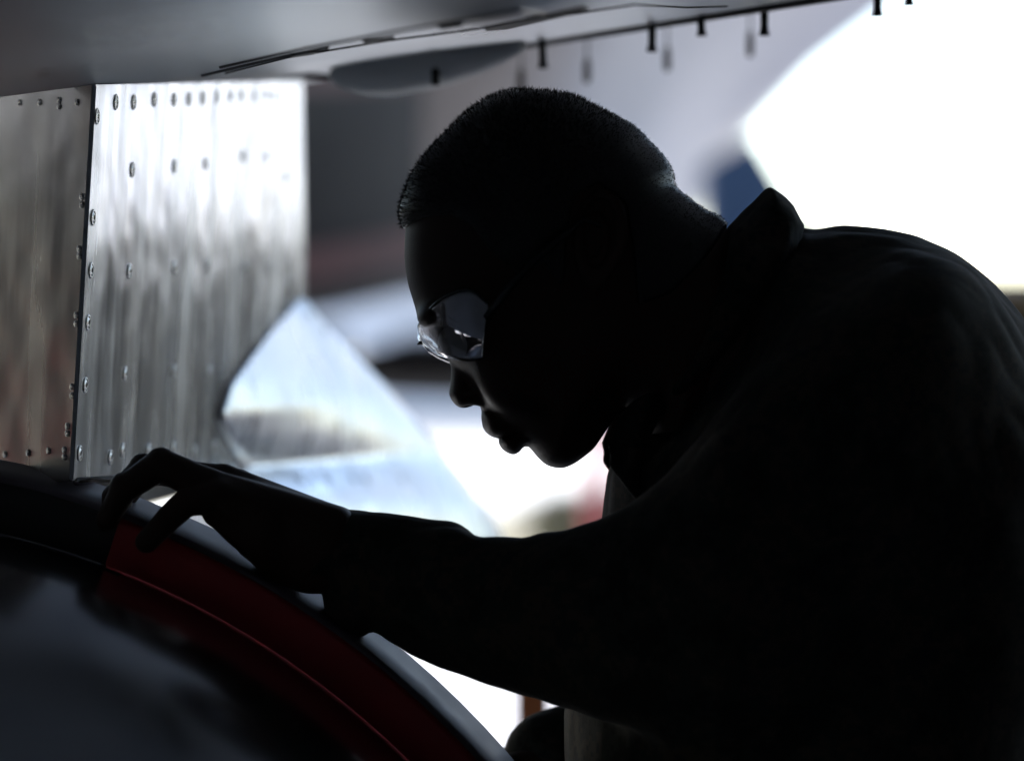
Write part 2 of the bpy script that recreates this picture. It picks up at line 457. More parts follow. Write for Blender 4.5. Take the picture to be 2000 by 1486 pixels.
# rivets: ring, dimple and driver recess
def rivet_mesh(rad):
    V, F = lathe_data([(rad, 0.0), (rad * 0.92, 0.0007), (rad * 0.78, 0.0008), (rad * 0.70, 0.0003), (rad * 0.58, 0.0004), (rad * 0.46, 0.0010), (rad * 0.34, 0.0010), (rad * 0.3, 0.0003), (0.0001, 0.0004)], 12)
    me = bpy.data.meshes.new('rivet'); me.from_pydata(V, [], F)
    me.materials.append(M['rivet']); me.materials.append(M['rivet_slot'])
    for p in me.polygons:
        i = p.index // 12
        p.material_index = 1 if i in (2, 6, 7) else 0
        p.use_smooth = True
    me.update(); return me
RM = rivet_mesh(0.0058); RL = rivet_mesh(0.0024)
RL.materials[1] = M['rivet']
def rivet(parent, p, n, me):
    o = bpy.data.objects.new('rivet', me); COL.objects.link(o); o.parent = parent
    o.location = p + n * 0.0002
    o.rotation_euler = n.to_track_quat('Z', 'Y').to_euler()
    return o
for u, v in ((189, 228), (226, 200), (261, 200), (301, 195), (340, 195), (369, 194), (397, 192), (424, 190), (450, 188), (472, 187), (497, 187), (520, 186), (538, 188),
             (258, 332), (340, 325), (401, 320), (475, 305), (523, 305), (558, 345),
             (177, 528), (252, 530), (340, 523), (406, 520), (480, 522), (527, 522), (565, 550),
             (181, 425), (171, 630), (166, 752), (155, 885), (244, 730), (340, 725), (409, 728), (500, 732), 
             (215, 893), (239, 880), (290, 880), (339, 875), (380, 883), (418, 873), (455, 878)):
    rivet(pan, hit(pan_pl, u, v), nP, RM)
for u, v in ((39, 201), (78, 200), (116, 196), (116, 208), (151, 200), (160, 384), (160, 400), (155, 486), (155, 500), (149, 615), (149, 632), (141, 755), (141, 772), (132, 832), (132, 846), (126, 878), (126, 892), (10, 887), (95, 880), (55, 884)):
    rivet(lft, hit(lft_pl, u, v), nL, RL)
# rivets on the fairing: nearest grid vertex to the wanted pixel
flA = np.array([tuple(v) for v in flV])
flu = 1000 + flA[:, 0] / flA[:, 1] / KP; flv = 743 - (flA[:, 2] - ZC) / flA[:, 1] / KP
nFl = Vector((0.75, -0.45, 0.45)).normalized()
for u, v in ((489, 872), (522, 868), (561, 876), (590, 858), (627, 880), (655, 822), (668, 880), (540, 950), (577, 945), (611, 948), (641, 943), (690, 940), (722, 935), (775, 945), (770, 900), (700, 850), (800, 880), (600, 620), (630, 650)):
    i = int(np.argmin((flu - u) ** 2 + (flv - v) ** 2))
    rivet(flare, Vector(flA[i]) + nFl * 0.001, nFl, RM)

# landing gear out of sight behind the panel, so that the jet stands on the floor
gear = tube('gear_strut', [(-0.75, 3.7, 0.5), (-0.72, 3.65, 1.9)], 0.06, M['steel'], ac)
V, F = lathe_data([(0.0, -0.1), (0.2, -0.1), (0.33, -0.11), (0.36, -0.05), (0.36, 0.05), (0.33, 0.11), (0.2, 0.1), (0.0, 0.1)], 32)
wh = mesh_obj('wheel', V, F, M['tyre'], gear, True); wh.rotation_euler = (0, R(90), 0); wh.location = (-0.75, 3.7, 0.366)
bm = bmesh.new(); add_tube(bm, [(-2.4, -2.5, 2.55), (-2.4, 2.0, 2.5), (-2.2, 6.0, 2.6)], [0.6, 0.6, 0.35], 32)
bm_obj('fuselage', bm, M['wing'], ac, True)

# ------------------------------------------------------------------ engine cover with red rim on its cradle
ec = empty('engine_cover', 'dark polished round engine cover with a red painted rim on a stand', 'engine cover')
A1, A2, A3 = P(300, 1045, 2.0), P(640, 1215, 2.0), P(940, 1486, 1.98)
nE = Vector((-0.13, -0.97, -0.12)).normalized()             # face normal, towards the camera and down-left
# circle through the three rim points, in a plane with normal nE through A2
def on_plane(u, v):
    return hit((A2, nE), u, v)
RP = [on_plane(u, v) for u, v in ((262, 1020), (640, 1224), (936, 1486))]
ex = nE.orthogonal().normalized(); ey = nE.cross(ex)
pp = [((p - A2).dot(ex), (p - A2).dot(ey)) for p in RP]
(ax, ay), (bx, by), (cx, cy) = pp
dd = 2 * (ax * (by - cy) + bx * (cy - ay) + cx * (ay - by))
ux = ((ax**2 + ay**2) * (by - cy) + (bx**2 + by**2) * (cy - ay) + (cx**2 + cy**2) * (ay - by)) / dd
uy = ((ax**2 + ay**2) * (cx - bx) + (bx**2 + by**2) * (ax - cx) + (cx**2 + cy**2) * (bx - ax)) / dd
RAD = math.hypot(ax - ux, ay - uy)
EC = A2 + ex * ux + ey * uy
print('COVER radius', RAD, 'centre', EC)
rot = nE.to_track_quat('Z', 'Y').to_matrix().to_4x4()
ME = Matrix.Translation(EC) @ rot
def lathe_obj(name, prof, seg, mat, parent, smooth=True):
    V, F = lathe_data(prof, seg)
    return mesh_obj(name, [ME @ Vector(v) for v in V], F, mat, parent, smooth)
RIMP = [(RAD - 0.034, 0.001), (RAD - 0.033, 0.006), (RAD - 0.004, 0.007), (RAD + 0.0, 0.003), (RAD + 0.0, 0.0015), (RAD - 0.036, 0.0015), (RAD - 0.034, 0.001)]
def arc_obj(name, prof, mat, parent, keep, seg=320, smooth=True):
    V, F = lathe_data(prof, seg)
    W = [ME @ Vector(v) for v in V]
    def pu(p): return 1000 + p.x / p.y / KP, p.z
    F = [f for f in F if keep(*pu(sum((W[i] for i in f), Vector()) / 4))]
    used = sorted({i for f in F for i in f}); mp_ = {k: j for j, k in enumerate(used)}
    return mesh_obj(name, [W[i] for i in used], [tuple(mp_[i] for i in f) for f in F], mat, parent, smooth)
isred = lambda u, z: u > 228 and z > EC.z
rim = arc_obj('rim', RIMP, M['black'], ec, lambda u, z: not isred(u, z))
arc_obj('red_strip', RIMP, M['red_band'], ec, isred)
lathe_obj('rim_edge', [(RAD - 0.03, 0.0012), (RAD + 0.001, 0.0012), (RAD + 0.003, -0.004), (RAD + 0.003, -0.058), (RAD - 0.002, -0.062), (RAD - 0.03, -0.062)], 160, M['rim_skylit'], rim)
prof = []
for i in range(61):
    s = i / 60.0
    r = (RAD - 0.035) * (1 - s)
    prof.append((max((RAD - 0.035) * math.cos(s * math.pi / 2) ** 0.55, 0.0005), 0.002 + 0.30 * math.sin(s * math.pi / 2) ** 0.85))
lathe_obj('dome', prof, 160, M['dome'], ec)
# cradle
cr = empty('cradle_stand', 'orange brown steel stand carrying the round engine cover', 'stand')
def post(u, d, top_v, wpx=54):
    a = P(u, top_v, d); hw = wpx * KP * d / 2
    return box('post', (a.x - hw, d - hw, 0.0), (a.x + hw, d + hw, a.z), M['cradle'], cr, 0.003)
post(1040, 2.72, 1180)
zb = max(0.06, EC.z - RAD - 0.02)
for x in (EC.x - 0.35, EC.x + 0.35):
    box('post', (x - 0.03, EC.y - 0.05, 0.0), (x + 0.03, EC.y + 0.01, EC.z - 0.62 if EC.z > 0.7 else 0.2), M['cradle'], cr, 0.003)
box('base_rail', (EC.x - 0.45, EC.y + 0.0105, 0.0), (EC.x + 0.75, EC.y + 0.07, 0.06), M['cradle'], cr, 0.003)

# ------------------------------------------------------------------ things beyond the hangar door
pj = empty('parked_jet', 'blurred pale grey jet parked by the hangar door behind the worker', 'aircraft')
stat = [(-500, 660, 4.6, 0.75), (100, 640, 5.6, 0.85), (600, 592, 7.0, 0.9), (820, 545, 8.0, 0.95), (1100, 480, 10.0, 1.0), (1385, 400, 12.6, 1.0)]
def jet_ring(u, vb, d, r, a0=0.0, a1=2 * math.pi, k=40, grow=0.0, sh=0.75):
    b = P(u, vb, d); rg = []
    for i in range(k):
        a = a0 + (a1 - a0) * i / (k if a1 - a0 > 6.2 else k - 1)
        rr = r + grow
        z = b.z + r + rr * math.sin(a)
        rg.append(Vector((b.x + sh * min(z - b.z, 1.5) ** 2 * max(0, (u - 800) / 585.0), d + r + rr * math.cos(a), z)))
    return rg
jb = loft('fuselage', [jet_ring(*s) for s in stat[3:]], M['jet'], pj)
loft('shaded_section', [jet_ring(*s) for s in stat[:4]], M['jet_shaded'], pj)  # left part of the fuselage, coloured dark in place of shade
loft('stripe', [jet_ring(s[0], s[1], s[2], s[3], R(196), R(206), 6, 0.006) for s in stat[:4]], M['jet_red'], jb, closed=False, caps=False)
loft('stripe', [jet_ring(s[0], s[1], s[2], s[3], R(236), R(246), 6, 0.006) for s in stat[:4]], M['jet_red'], jb, closed=False, caps=False)
rings = []
for i, (u, r) in enumerate(((640, 0.01), (700, 0.05), (770, 0.075), (900, 0.08), (1150, 0.08), (1250, 0.05), (1300, 0.01))):
    c = P(u, 722, 8.0)
    rings.append([c + Vector((0, r * math.cos(a), r * math.sin(a))) for a in [2 * math.pi * k / 16 for k in range(16)]])
pod = loft('pod', rings, M['jet_dark'], pj)
p0 = P(1010, 722, 8.0)
box('pylon', (p0.x - 0.1, 7.97, p0.z + 0.05), (p0.x + 0.1, 8.03, p0.z + 0.42), M['jet'], pj)
tube('gear_strut', [(-2.0, 6.9, 0.3), (-2.0, 6.9, 1.9)], 0.06, M['steel'], pj)
tube('gear_strut', [(3.3, 13.6, 0.3), (3.3, 13.6, 2.6)], 0.06, M['steel'], pj)
for x, y in ((-2.0, 6.9), (3.3, 13.6)):
    V, F = lathe_data([(0.0, -0.1), (0.2, -0.1), (0.27, -0.1), (0.3, -0.05), (0.3, 0.05), (0.27, 0.1), (0.2, 0.1), (0.0, 0.1)], 28)
    o = mesh_obj('wheel', V, F, M['tyre'], pj, True); o.rotation_euler = (0, R(90), 0); o.location = (x, y, 0.305)

fb = empty('far_building', 'long pale low building across the airfield', 'building')
box('wall', (-40, 110, 0), (8, 122, 5.2), M['plaster'], fb)
box('roof', (-40.3, 109.6, 5.2), (8.3, 122.4, 5.7), M['plaster'], fb)
for i in range(12):
    box('window', (-38.5 + i * 3.8, 109.95, 2.0), (-36.6 + i * 3.8, 110.05, 3.4), M['tractor'], fb)

nh = empty('panel_reflection_block', 'unseen grey hangar shape added across the apron, mirrored in the metal panel', 'building')  # out of view, added to grey part of the panel's mirror image
box('wall', (16.2, 42, 0), (25, 70, 13), M['jet'], nh)
box('roof', (15.8, 41.5, 13.0), (25.5, 70.5, 13.6), M['steel'], nh)
for i in range(2):
    box('door_leaf', (18 + i * 3.3, 41.8, 0), (21.2 + i * 3.3, 41.97, 9.5), M['wall'] if i % 2 else M['jet'], nh)
cb = empty('equipment_cabinet', 'tall narrow blue equipment cabinet standing outside the hangar door', 'cabinet')
cx = P(1487, 400, 11.0).x
bm = bmesh.new()
q8 = [bm.verts.new((x, y, z)) for y in (11.0, 11.4) for x, z in ((cx - 0.20, 0.1), (cx + 0.16, 0.1), (cx + 0.16, 2.16), (cx - 0.02, 2.46), (cx - 0.20, 2.36))]
bm.faces.new(q8[:5]); bm.faces.new(q8[5:][::-1])
for i in range(5): bm.faces.new((q8[i], q8[i + 5], q8[(i + 1) % 5 + 5], q8[(i + 1) % 5]))
bm_obj('body', bm, M['blue'], cb)
box('door', (cx - 0.18, 10.985, 0.15), (cx + 0.14, 11.0, 2.1), M['blue'], cb, 0.003)
box('plinth', (cx - 0.21, 10.99, 0.0), (cx + 0.17, 11.42, 0.1), M['tractor'], cb)
box('side_box', (cx + 0.162, 11.05, 1.3), (cx + 0.30, 11.35, 2.15), M['steel'], cb, 0.02)

tt = empty('tow_tractor', 'dark low tow tractor with a tan canvas top parked outside', 'tractor')
tx = P(1830, 500, 8.2).x
rings = []
for i in range(9):
    s = i / 8.0
    zt = 1.5 + (743 - (446 + 26 * s + 60 * (abs(s - 0.4) * 1.4) ** 3)) * KP * 8.2
    x = tx - 0.25 + 2.4 * s
    rings.append([Vector((x, 8.2 + q, zt - 0.12 - 0.10 * abs(q - 0.75) ** 2)) for q in (0, 0.4, 0.75, 1.1, 1.5)] +
                 [Vector((x, 8.2 + q, 0.95)) for q in (1.5, 0.75, 0)])
loft('cab', rings, M['tractor'], tt, smooth=False)
rings = []
for i in range(9):
    s = i / 8.0
    zt = 1.5 + (743 - (446 + 26 * s + 60 * (abs(s - 0.4) * 1.4) ** 3)) * KP * 8.2
    x = tx - 0.28 + 2.46 * s
    rings.append([Vector((x, 8.18 + q, zt - 0.035 - 0.10 * abs(q - 0.77) ** 2)) for q in (0, 0.4, 0.77, 1.1, 1.54)] +
                 [Vector((x, 8.18 + q, zt - 0.118 - 0.10 * abs(q - 0.77) ** 2)) for q in (1.54, 1.1, 0.77, 0.4, 0)])
loft('canvas_top', rings, M['tan'], tt, smooth=False)
box('chassis', (tx - 0.5, 8.15, 0.35), (tx + 3.0, 9.75, 0.95), M['tractor'], tt, 0.04)
for x in (tx + 0.1, tx + 2.3):
    for y in (8.2, 9.7):
        V, F = lathe_data([(0.0, -0.12), (0.3, -0.12), (0.37, -0.08), (0.37, 0.08), (0.3, 0.12), (0.0, 0.12)], 24)
        o = mesh_obj('wheel', V, F, M['tyre'], tt, True); o.rotation_euler = (R(90), 0, 0); o.location = (x, y, 0.375)

for i, (u, d, h, lab) in enumerate(((1112, 27.0, 0.62, 'dry olive shrub on the grass verge, the bushier one'), (1165, 29.0, 0.5, 'small dry olive shrub beside the bushier shrub on the verge'))):
    sh = empty('shrub', lab, 'shrub', 'shrubs on the grass verge')
    c = P(u, 743, d); V, F = [], []
    for k in range(900):
        a = random.uniform(0, 6.28); r = math.sqrt(random.random()) * 0.42 * (1 - 0.3 * i); z = random.random() ** 0.8 * h * (1 - 0.6 * r)
        q = Vector((c.x + r * math.cos(a), d + r * math.sin(a), 0.02 + z)); s = 0.05
        e1 = Vector((random.gauss(0, 1), random.gauss(0, 1), random.gauss(0, 1))).normalized() * s
        e2 = e1.orthogonal().normalized() * s * 0.5
        n = len(V); V += [q - e1, q + e2, q + e1, q - e2]; F.append((n, n + 1, n + 2, n + 3))
    fo = mesh_obj('foliage', V, F, M['bush'], sh); fo['kind'] = 'stuff'
    tube('stem', [(c.x, d, 0.0), (c.x, d, h * 0.6)], 0.02, M['boot'], sh, 6)
bp = empty('barrier_post', 'pinkish red barrier post on the apron behind the collar', 'post')
q = P(1172, 743, 16.0)
tube('shaft', [(q.x, 16, 0.03), (q.x, 16, 1.35)], 0.07, M['red_cab'], bp)
V, F = lathe_data([(0.0, 0.0), (0.22, 0.0), (0.22, 0.03), (0.09, 0.06), (0.0, 0.06)], 20)
o = mesh_obj('foot', V, F, M['tractor'], bp); o.location = (q.x, 16, 0.004)

tcb = empty('red_reflection_cabinet', 'unseen red drawer cabinet added for a red reflection in the corner panel', 'cabinet')  # out of view, added to put red into the corner panel's reflection
box('carcass', (-8.9, 5.6, 0.12), (-8.3, 7.2, 1.9), M['red_cab'], tcb, 0.01)
for i in range(6):
    dr = box('drawer', (-8.3, 5.65, 0.2 + i * 0.28), (-8.28, 7.15, 0.45 + i * 0.28), M['red_cab'], tcb, 0.004)
    box('handle', (-8.28, 6.0, 0.34 + i * 0.28), (-8.25, 6.8, 0.36 + i * 0.28), M['lip_metal'], dr)
for y in (5.75, 7.05):
    box('castor', (-8.65, y - 0.06, 0.004), (-8.55, y + 0.06, 0.12), M['tyre'], tcb, 0.02)

# ------------------------------------------------------------------ the person (implicit surfaces polygonised with surface nets)
K0 = KP * D0                              # metres per photo pixel at the head

def catmull(pts, n=6, closed=True):
    p = np.array(pts, float); out = []
    m = len(p)
    for i in range(m if closed else m - 1):
        a, b, c, d = (p[(i - 1) % m], p[i], p[(i + 1) % m], p[(i + 2) % m]) if closed else (p[max(i - 1, 0)], p[i], p[i + 1], p[min(i + 2, m - 1)])
        for k in range(n):
            t = k / n
            out.append(0.5 * ((2 * b) + (-a + c) * t + (2 * a - 5 * b + 4 * c - d) * t * t + (-a + 3 * b - 3 * c + d) * t ** 3))
    return np.array(out)

def poly_sd(poly, U, V):                  # positive inside, in the units of U, V
    p = np.asarray(poly, float); q = np.roll(p, -1, 0)
    shp = U.shape; X = U.ravel(); Y = V.ravel()
    best = np.full(X.shape, 1e18); ins = np.zeros(X.shape, bool)
    for (x0, y0), (x1, y1) in zip(p, q):
        ex_, ey_ = x1 - x0, y1 - y0
        t = np.clip(((X - x0) * ex_ + (Y - y0) * ey_) / (ex_ * ex_ + ey_ * ey_ + 1e-12), 0, 1)
        best = np.minimum(best, (X - x0 - t * ex_) ** 2 + (Y - y0 - t * ey_) ** 2)
        if y0 != y1:
            c = (y0 > Y) != (y1 > Y)
            ins ^= c & (X < x0 + (Y - y0) * ex_ / (y1 - y0))
    d = np.sqrt(best)
    return np.where(ins, d, -d).reshape(shp)

def inflate(d2, D, W, w):                 # d2: [nu,nv], w: lateral coordinate grid [1,1,nw]
    q = 1 - np.minimum(d2 / D, 1.0)
    q3 = q[:, :, None]; W3 = W[:, :, None] if np.ndim(W) else W
    mn = np.minimum(D, W); mn3 = mn[:, :, None] if np.ndim(mn) else mn
    return (np.sqrt(q3 ** 2 + (w / W3) ** 2) - 1) * mn3

def smin(a, b, k):
    h = np.clip(0.5 + 0.5 * (b - a) / k, 0, 1)
    return b * (1 - h) + a * h - k * h * (1 - h)

def cone(X, Y, Z, a, b, ra, rb):
    ax_, ay_, az_ = a; dx, dy, dz = b[0] - ax_, b[1] - ay_, b[2] - az_
    L = dx * dx + dy * dy + dz * dz + 1e-12
    t = np.clip(((X - ax_) * dx + (Y - ay_) * dy + (Z - az_) * dz) / L, 0, 1)
    return np.sqrt((X - ax_ - t * dx) ** 2 + (Y - ay_ - t * dy) ** 2 + (Z - az_ - t * dz) ** 2) - (ra + (rb - ra) * t)

def ell(X, Y, Z, c, r):
    q = np.sqrt(((X - c[0]) / r[0]) ** 2 + ((Y - c[1]) / r[1]) ** 2 + ((Z - c[2]) / r[2]) ** 2)
    return (q - 1) * min(r)

def grid(lo, hi, h):
    ax3 = [np.arange(l, u_ + h, h, dtype=np.float64) for l, u_ in zip(lo, hi)]
    return ax3

def surface_nets(F, lo, h):
    nx, ny, nz = F.shape
    c = {}
    for dx in (0, 1):
        for dy in (0, 1):
            for dz in (0, 1):
                c[dx, dy, dz] = F[dx:nx - 1 + dx, dy:ny - 1 + dy, dz:nz - 1 + dz]
    cnt = sum((v < 0).astype(np.int8) for v in c.values())
    I = np.argwhere((cnt > 0) & (cnt < 8))
    ii = tuple(I.T)
    acc = np.zeros((len(I), 3)); num = np.zeros(len(I))
    ks = list(c)
    for a in ks:
        for b in ks:
            if sum(b) - sum(a) == 1 and sum(abs(x - y) for x, y in zip(a, b)) == 1:
                fa_ = c[a][ii]; fb_ = c[b][ii]
                s = (fa_ < 0) != (fb_ < 0)
                t = np.where(s, fa_ / np.where(s, fa_ - fb_, 1), 0)
                acc += np.where(s[:, None], np.array(a) + t[:, None] * (np.array(b) - np.array(a)), 0); num += s
    vert = (I + acc / num[:, None]) * h + np.array(lo)
    idx = np.full((nx - 1, ny - 1, nz - 1), -1, np.int64); idx[ii] = np.arange(len(I))
    S = F < 0; faces = []
    for axn in range(3):
        sl0 = [slice(1, -1)] * 3; sl1 = [slice(1, -1)] * 3
        sl0[axn] = slice(0, -1); sl1[axn] = slice(1, None)
        A, B = S[tuple(sl0)], S[tuple(sl1)]
        E = np.argwhere(A != B)
        inside = A[tuple(E.T)]
        base = E.copy()
        for k in range(3):
            if k != axn: base[:, k] += 1
        o1, o2 = [(1, 2), (2, 0), (0, 1)][axn]
        def cell(d1, d2_):
            q = base.copy(); q[:, o1] -= d1; q[:, o2] -= d2_
            return idx[tuple(q.T)]
        q = np.stack([cell(1, 1), cell(0, 1), cell(0, 0), cell(1, 0)], 1)
        q[~inside] = q[~inside][:, ::-1]
        faces.append(q)
    return vert, np.concatenate(faces)

def to_world(vert, dm):                   # (u, v, w px) -> world; dm: distance of the mid plane (number or function of u, v)
    u, v, wv = vert.T
    d = dm(u, v) if callable(dm) else np.full(u.shape, dm)
    x = (u - 1000) * KP * d; z = ZC - (v - 743) * KP * d
    return np.stack([x, d + wv * K0, z], 1)

def join(parts):
    V, F, n = [], [], 0
    for v, f in parts:
        V.append(v); F.append(f + n); n += len(v)
    return np.concatenate(V), np.concatenate(F)

def np_obj(name, V, F, mat, parent, smooth=True):
    me = bpy.data.meshes.new(name)
    me.vertices.add(len(V)); me.vertices.foreach_set('co', V.astype(np.float32).ravel())
    k = F.shape[1]
    me.loops.add(F.size); me.loops.foreach_set('vertex_index', F.astype(np.int32).ravel())
    me.polygons.add(len(F)); me.polygons.foreach_set('loop_start', np.arange(0, F.size, k, dtype=np.int32))
    me.polygons.foreach_set('loop_total', np.full(len(F), k, np.int32))
    me.update(calc_edges=True); me.validate()
    return wrap(name, me, mat, parent, smooth)

def shepard(U, V, pts, pw=2.5):
    num = [0, 0]; den = 0
    for (u, v, a, b) in pts:
        wgt = 1.0 / (((U - u) ** 2 + (V - v) ** 2) + 400.0) ** (pw / 2)
        num[0] = num[0] + wgt * a; num[1] = num[1] + wgt * b; den = den + wgt
    return num[0] / den, num[1] / den

person = empty('person', 'worker in dark camouflage shirt and clear safety glasses leaning over the red rim', 'person')

# ---- head and neck
hair_line = [(792, 441), (787, 418), (792, 392), (807, 352), (832, 312), (866, 275), (903, 237), (940, 209), (969, 193), (1003, 184), (1038, 185),
             (1082, 188), (1123, 198), (1164, 217), (1208, 239), (1235, 254), (1266, 285), (1293, 314), (1307, 338), (1314, 369), (1340, 392), (1375, 417), (1412, 438)]
head_base = hair_line + [(1470, 520), (1500, 640), (1440, 800), (1330, 900), (1260, 860), (1236, 806), (1216, 794), (1207, 806), (1195, 824), (1177, 851), (1160, 875), (1139, 893), (1118, 907), (1097, 914),
             (1072, 910), (1055, 898), (1041, 882), (1032, 872), (1018, 862), (1000, 850), (975, 838), (958, 820), (948, 802), (930, 775), (908, 742), (884, 712), (864, 686), (846, 668), (832, 655), (824, 637), (817, 620),
             (806, 585), (796, 550), (791, 515), (790, 490), (791, 462)]
nose_poly = [(850, 670), (868, 687), (880, 704), (881, 725), (880, 746), (877, 767), (880, 778), (890, 791), (904, 797), (922, 793), (936, 788), (943, 806), (960, 812), (975, 780), (950, 730), (915, 690), (880, 665)]
lipU = [(941, 806), (942, 830), (945, 838), (951, 846), (964, 854), (977, 855), (995, 853), (1022, 846), (1025, 825), (990, 805), (960, 795)]
lipL = [(976, 853), (974, 864), (981, 877), (995, 886), (1006, 887), (1016, 881), (1023, 873), (1040, 868), (1045, 848), (1015, 842), (990, 846)]
h = 4.2
us, vs_, ws = grid((755, 160, -285), (1560, 935, 285), h)
U2, V2 = np.meshgrid(us, vs_, indexing='ij')
w3 = ws[None, None, :]
U3, V3 = U2[:, :, None], V2[:, :, None]
Wf, Df = shepard(U2, V2, [(1050, 400, 218, 250), (1150, 330, 222, 250), (930, 400, 205, 220), (900, 560, 172, 165), (930, 640, 158, 150), (945, 700, 152, 140), (1000, 800, 140, 110), (1085, 870, 120, 95), (1150, 790, 165, 130), (1200, 620, 190, 190), (1400, 560, 175, 170), (1400, 720, 175, 170)])
d2 = poly_sd(catmull(head_base, 5), U2, V2)
Fh = inflate(d2, Df, Wf, w3)
Fn = inflate(poly_sd(catmull(nose_poly, 5), U2, V2), 26.0, np.clip(28 + (V2 - 680) * 0.30, 26, 58), w3)
Fh = smin(Fh, Fn, 9.0)
for s in (-1, 1):                          # nostril wings, cheeks, brow
    Fh = smin(Fh, ell(U3, V3, w3, (938, 770, 38 * s), (27, 22, 19)), 10)
    Fh = smin(Fh, ell(U3, V3, w3, (1005, 735, 118 * s), (66, 58, 46)), 45)
    Fh = smin(Fh, ell(U3, V3, w3, (858, 622, 85 * s), (40, 24, 60)), 25)
    Fh = np.maximum(Fh, -ell(U3, V3, w3, (922, 793, 20 * s), (13, 12, 12)))          # nostril
    Fh = -smin(-Fh, ell(U3, V3, w3, (873, 668, 92 * s), (40, 32, 46)), 14)            # eye socket
Fh = smin(Fh, inflate(poly_sd(catmull(lipU, 5), U2, V2), 24.0, 78.0, w3), 5.0)
Fh = smin(Fh, inflate(poly_sd(catmull(lipL, 5), U2, V2), 26.0, 70.0, w3), 3.0)
for s in (-1, 1):                          # ears: helix plate with a hollow
    du = (U3 - 1165) * math.cos(0.12) + (V3 - 478) * math.sin(0.12); dv = -(U3 - 1165) * math.sin(0.12) + (V3 - 478) * math.cos(0.12)
    wl = (w3 * s - 214) - 0.35 * du - 6
    wide = np.where(dv < 0, 50, 50 - 0.16 * np.maximum(dv, 0))
    plate = np.sqrt((du / wide) ** 2 + (dv / 92) ** 2)
    E1 = np.maximum((plate - 1) * 48, np.abs(wl) - 13)
    hollow = np.maximum((np.sqrt(((du + 6) / 34) ** 2 + ((dv + 12) / 66) ** 2) - 1) * 34, -(wl + 1))
    E1 = -smin(-E1, hollow, 5)
    anti = np.abs(np.sqrt(((du + 12) / 24) ** 2 + ((dv - 5) / 42) ** 2) - 1) * 24 - 6
    E1 = smin(E1, np.maximum(anti, np.abs(wl + 2) - 9), 5)
    Fh = smin(Fh, E1, 8)
vh, fh = surface_nets(Fh, (us[0], vs_[0], ws[0]), h)
head_part = (to_world(vh, D0), fh)

# ---- hair: the scalp moved out by 2 mm inside the hairline, plus short strands
hair_reg = [(700, 100), (700, 470), (792, 446), (830, 432), (885, 428), (925, 452), (960, 500), (1010, 540), (1060, 520), (1085, 560), (1098, 560), (1105, 470), (1118, 395), (1165, 372), (1215, 410), (1228, 500),
            (1240, 600), (1300, 580), (1360, 520), (1400, 470), (1425, 435), (1460, 380), (1400, 100)]
reg = poly_sd(hair_reg, U2, V2)[:, :, None]
Fhair = -smin(-(inflate(d2, Df, Wf, w3) - 7.0), reg, 7.0)
vq, fq = surface_nets(Fhair, (us[0], vs_[0], ws[0]), h)
hw = to_world(vq, D0)
tri = hw[fq]
nrm = np.cross(tri[:, 2] - tri[:, 0], tri[:, 3] - tri[:, 1]); ar = np.linalg.norm(nrm, axis=1) + 1e-12; nrm /= ar[:, None]
cen_uv = vq[fq].mean(1)
rgc = poly_sd(hair_reg, cen_uv[:, 0], cen_uv[:, 1])
cenw = tri.mean(1); mid = np.array(P(1060, 430, D0)); 
outw = np.einsum('ij,ij->i', nrm, cenw - mid) > 0
nrm[~outw] *= -1
ok = (rgc > 3)
pr = np.where(ok, ar, 0); pr /= pr.sum()
NS = 30000
pick = np.random.choice(len(fq), NS, p=pr)
bary = np.random.dirichlet((1, 1, 1, 1), NS)
root = np.einsum('ij,ijk->ik', bary, tri[pick])
fade = np.clip((1300 - cen_uv[pick, 0]) / 160.0, 0.35, 1) 
Ls = np.random.uniform(0.0014, 0.0036, NS) * fade
dirn = nrm[pick] + np.random.normal(0, 0.55, (NS, 3)); dirn /= np.linalg.norm(dirn, axis=1)[:, None]
side = np.cross(dirn, np.random.normal(0, 1, (NS, 3))); side /= np.linalg.norm(side, axis=1)[:, None]
wd = 0.00021
bend = np.random.normal(0, 0.0009, (NS, 3))
midp = root + dirn * Ls[:, None] * 0.55
tip = root + dirn * Ls[:, None] + bend * 0.9
SV = np.stack([root - nrm[pick] * 0.0008 - side * wd, root - nrm[pick] * 0.0008 + side * wd, midp + side * wd * 0.8, tip, midp - side * wd * 0.8], 1).reshape(-1, 3)
b5 = np.arange(NS)[:, None] * 5
SF = np.concatenate([b5 + np.array([[0, 1, 2, 4]]), b5 + np.array([[4, 2, 3, 3]])])
quad = SF[:NS]; tri3 = (b5 + np.array([[4, 2, 3]]))
hair = np_obj('hair', hw, fq, M['hair'], person)
strV = SV
me = bpy.data.meshes.new('hair_strands')
me.from_pydata([], [], [])
st = np_obj('hair_strands', SV, np.concatenate([np.concatenate([b5 + np.array([[0, 1, 2]]), b5 + np.array([[0, 2, 4]])]), tri3]), M['hair'], hair, False)
st['kind'] = 'stuff'
bpy.data.meshes.remove(me)

# ---- near hand
h = 4.0
HD = 2.0
us, vs_, ws = grid((150, 840, -150), (700, 1200, 260), h)
X, Y, Z = us[:, None, None], vs_[None, :, None], ws[None, None, :]
def chain(F, pts, k=6.0):
    G = None
    for a, b in zip(pts, pts[1:]):
        c = cone(X, Y, Z, a[:3], b[:3], a[3], b[3])
        G = c if G is None else np.minimum(G, c)
    return G if F is None else smin(F, G, k)
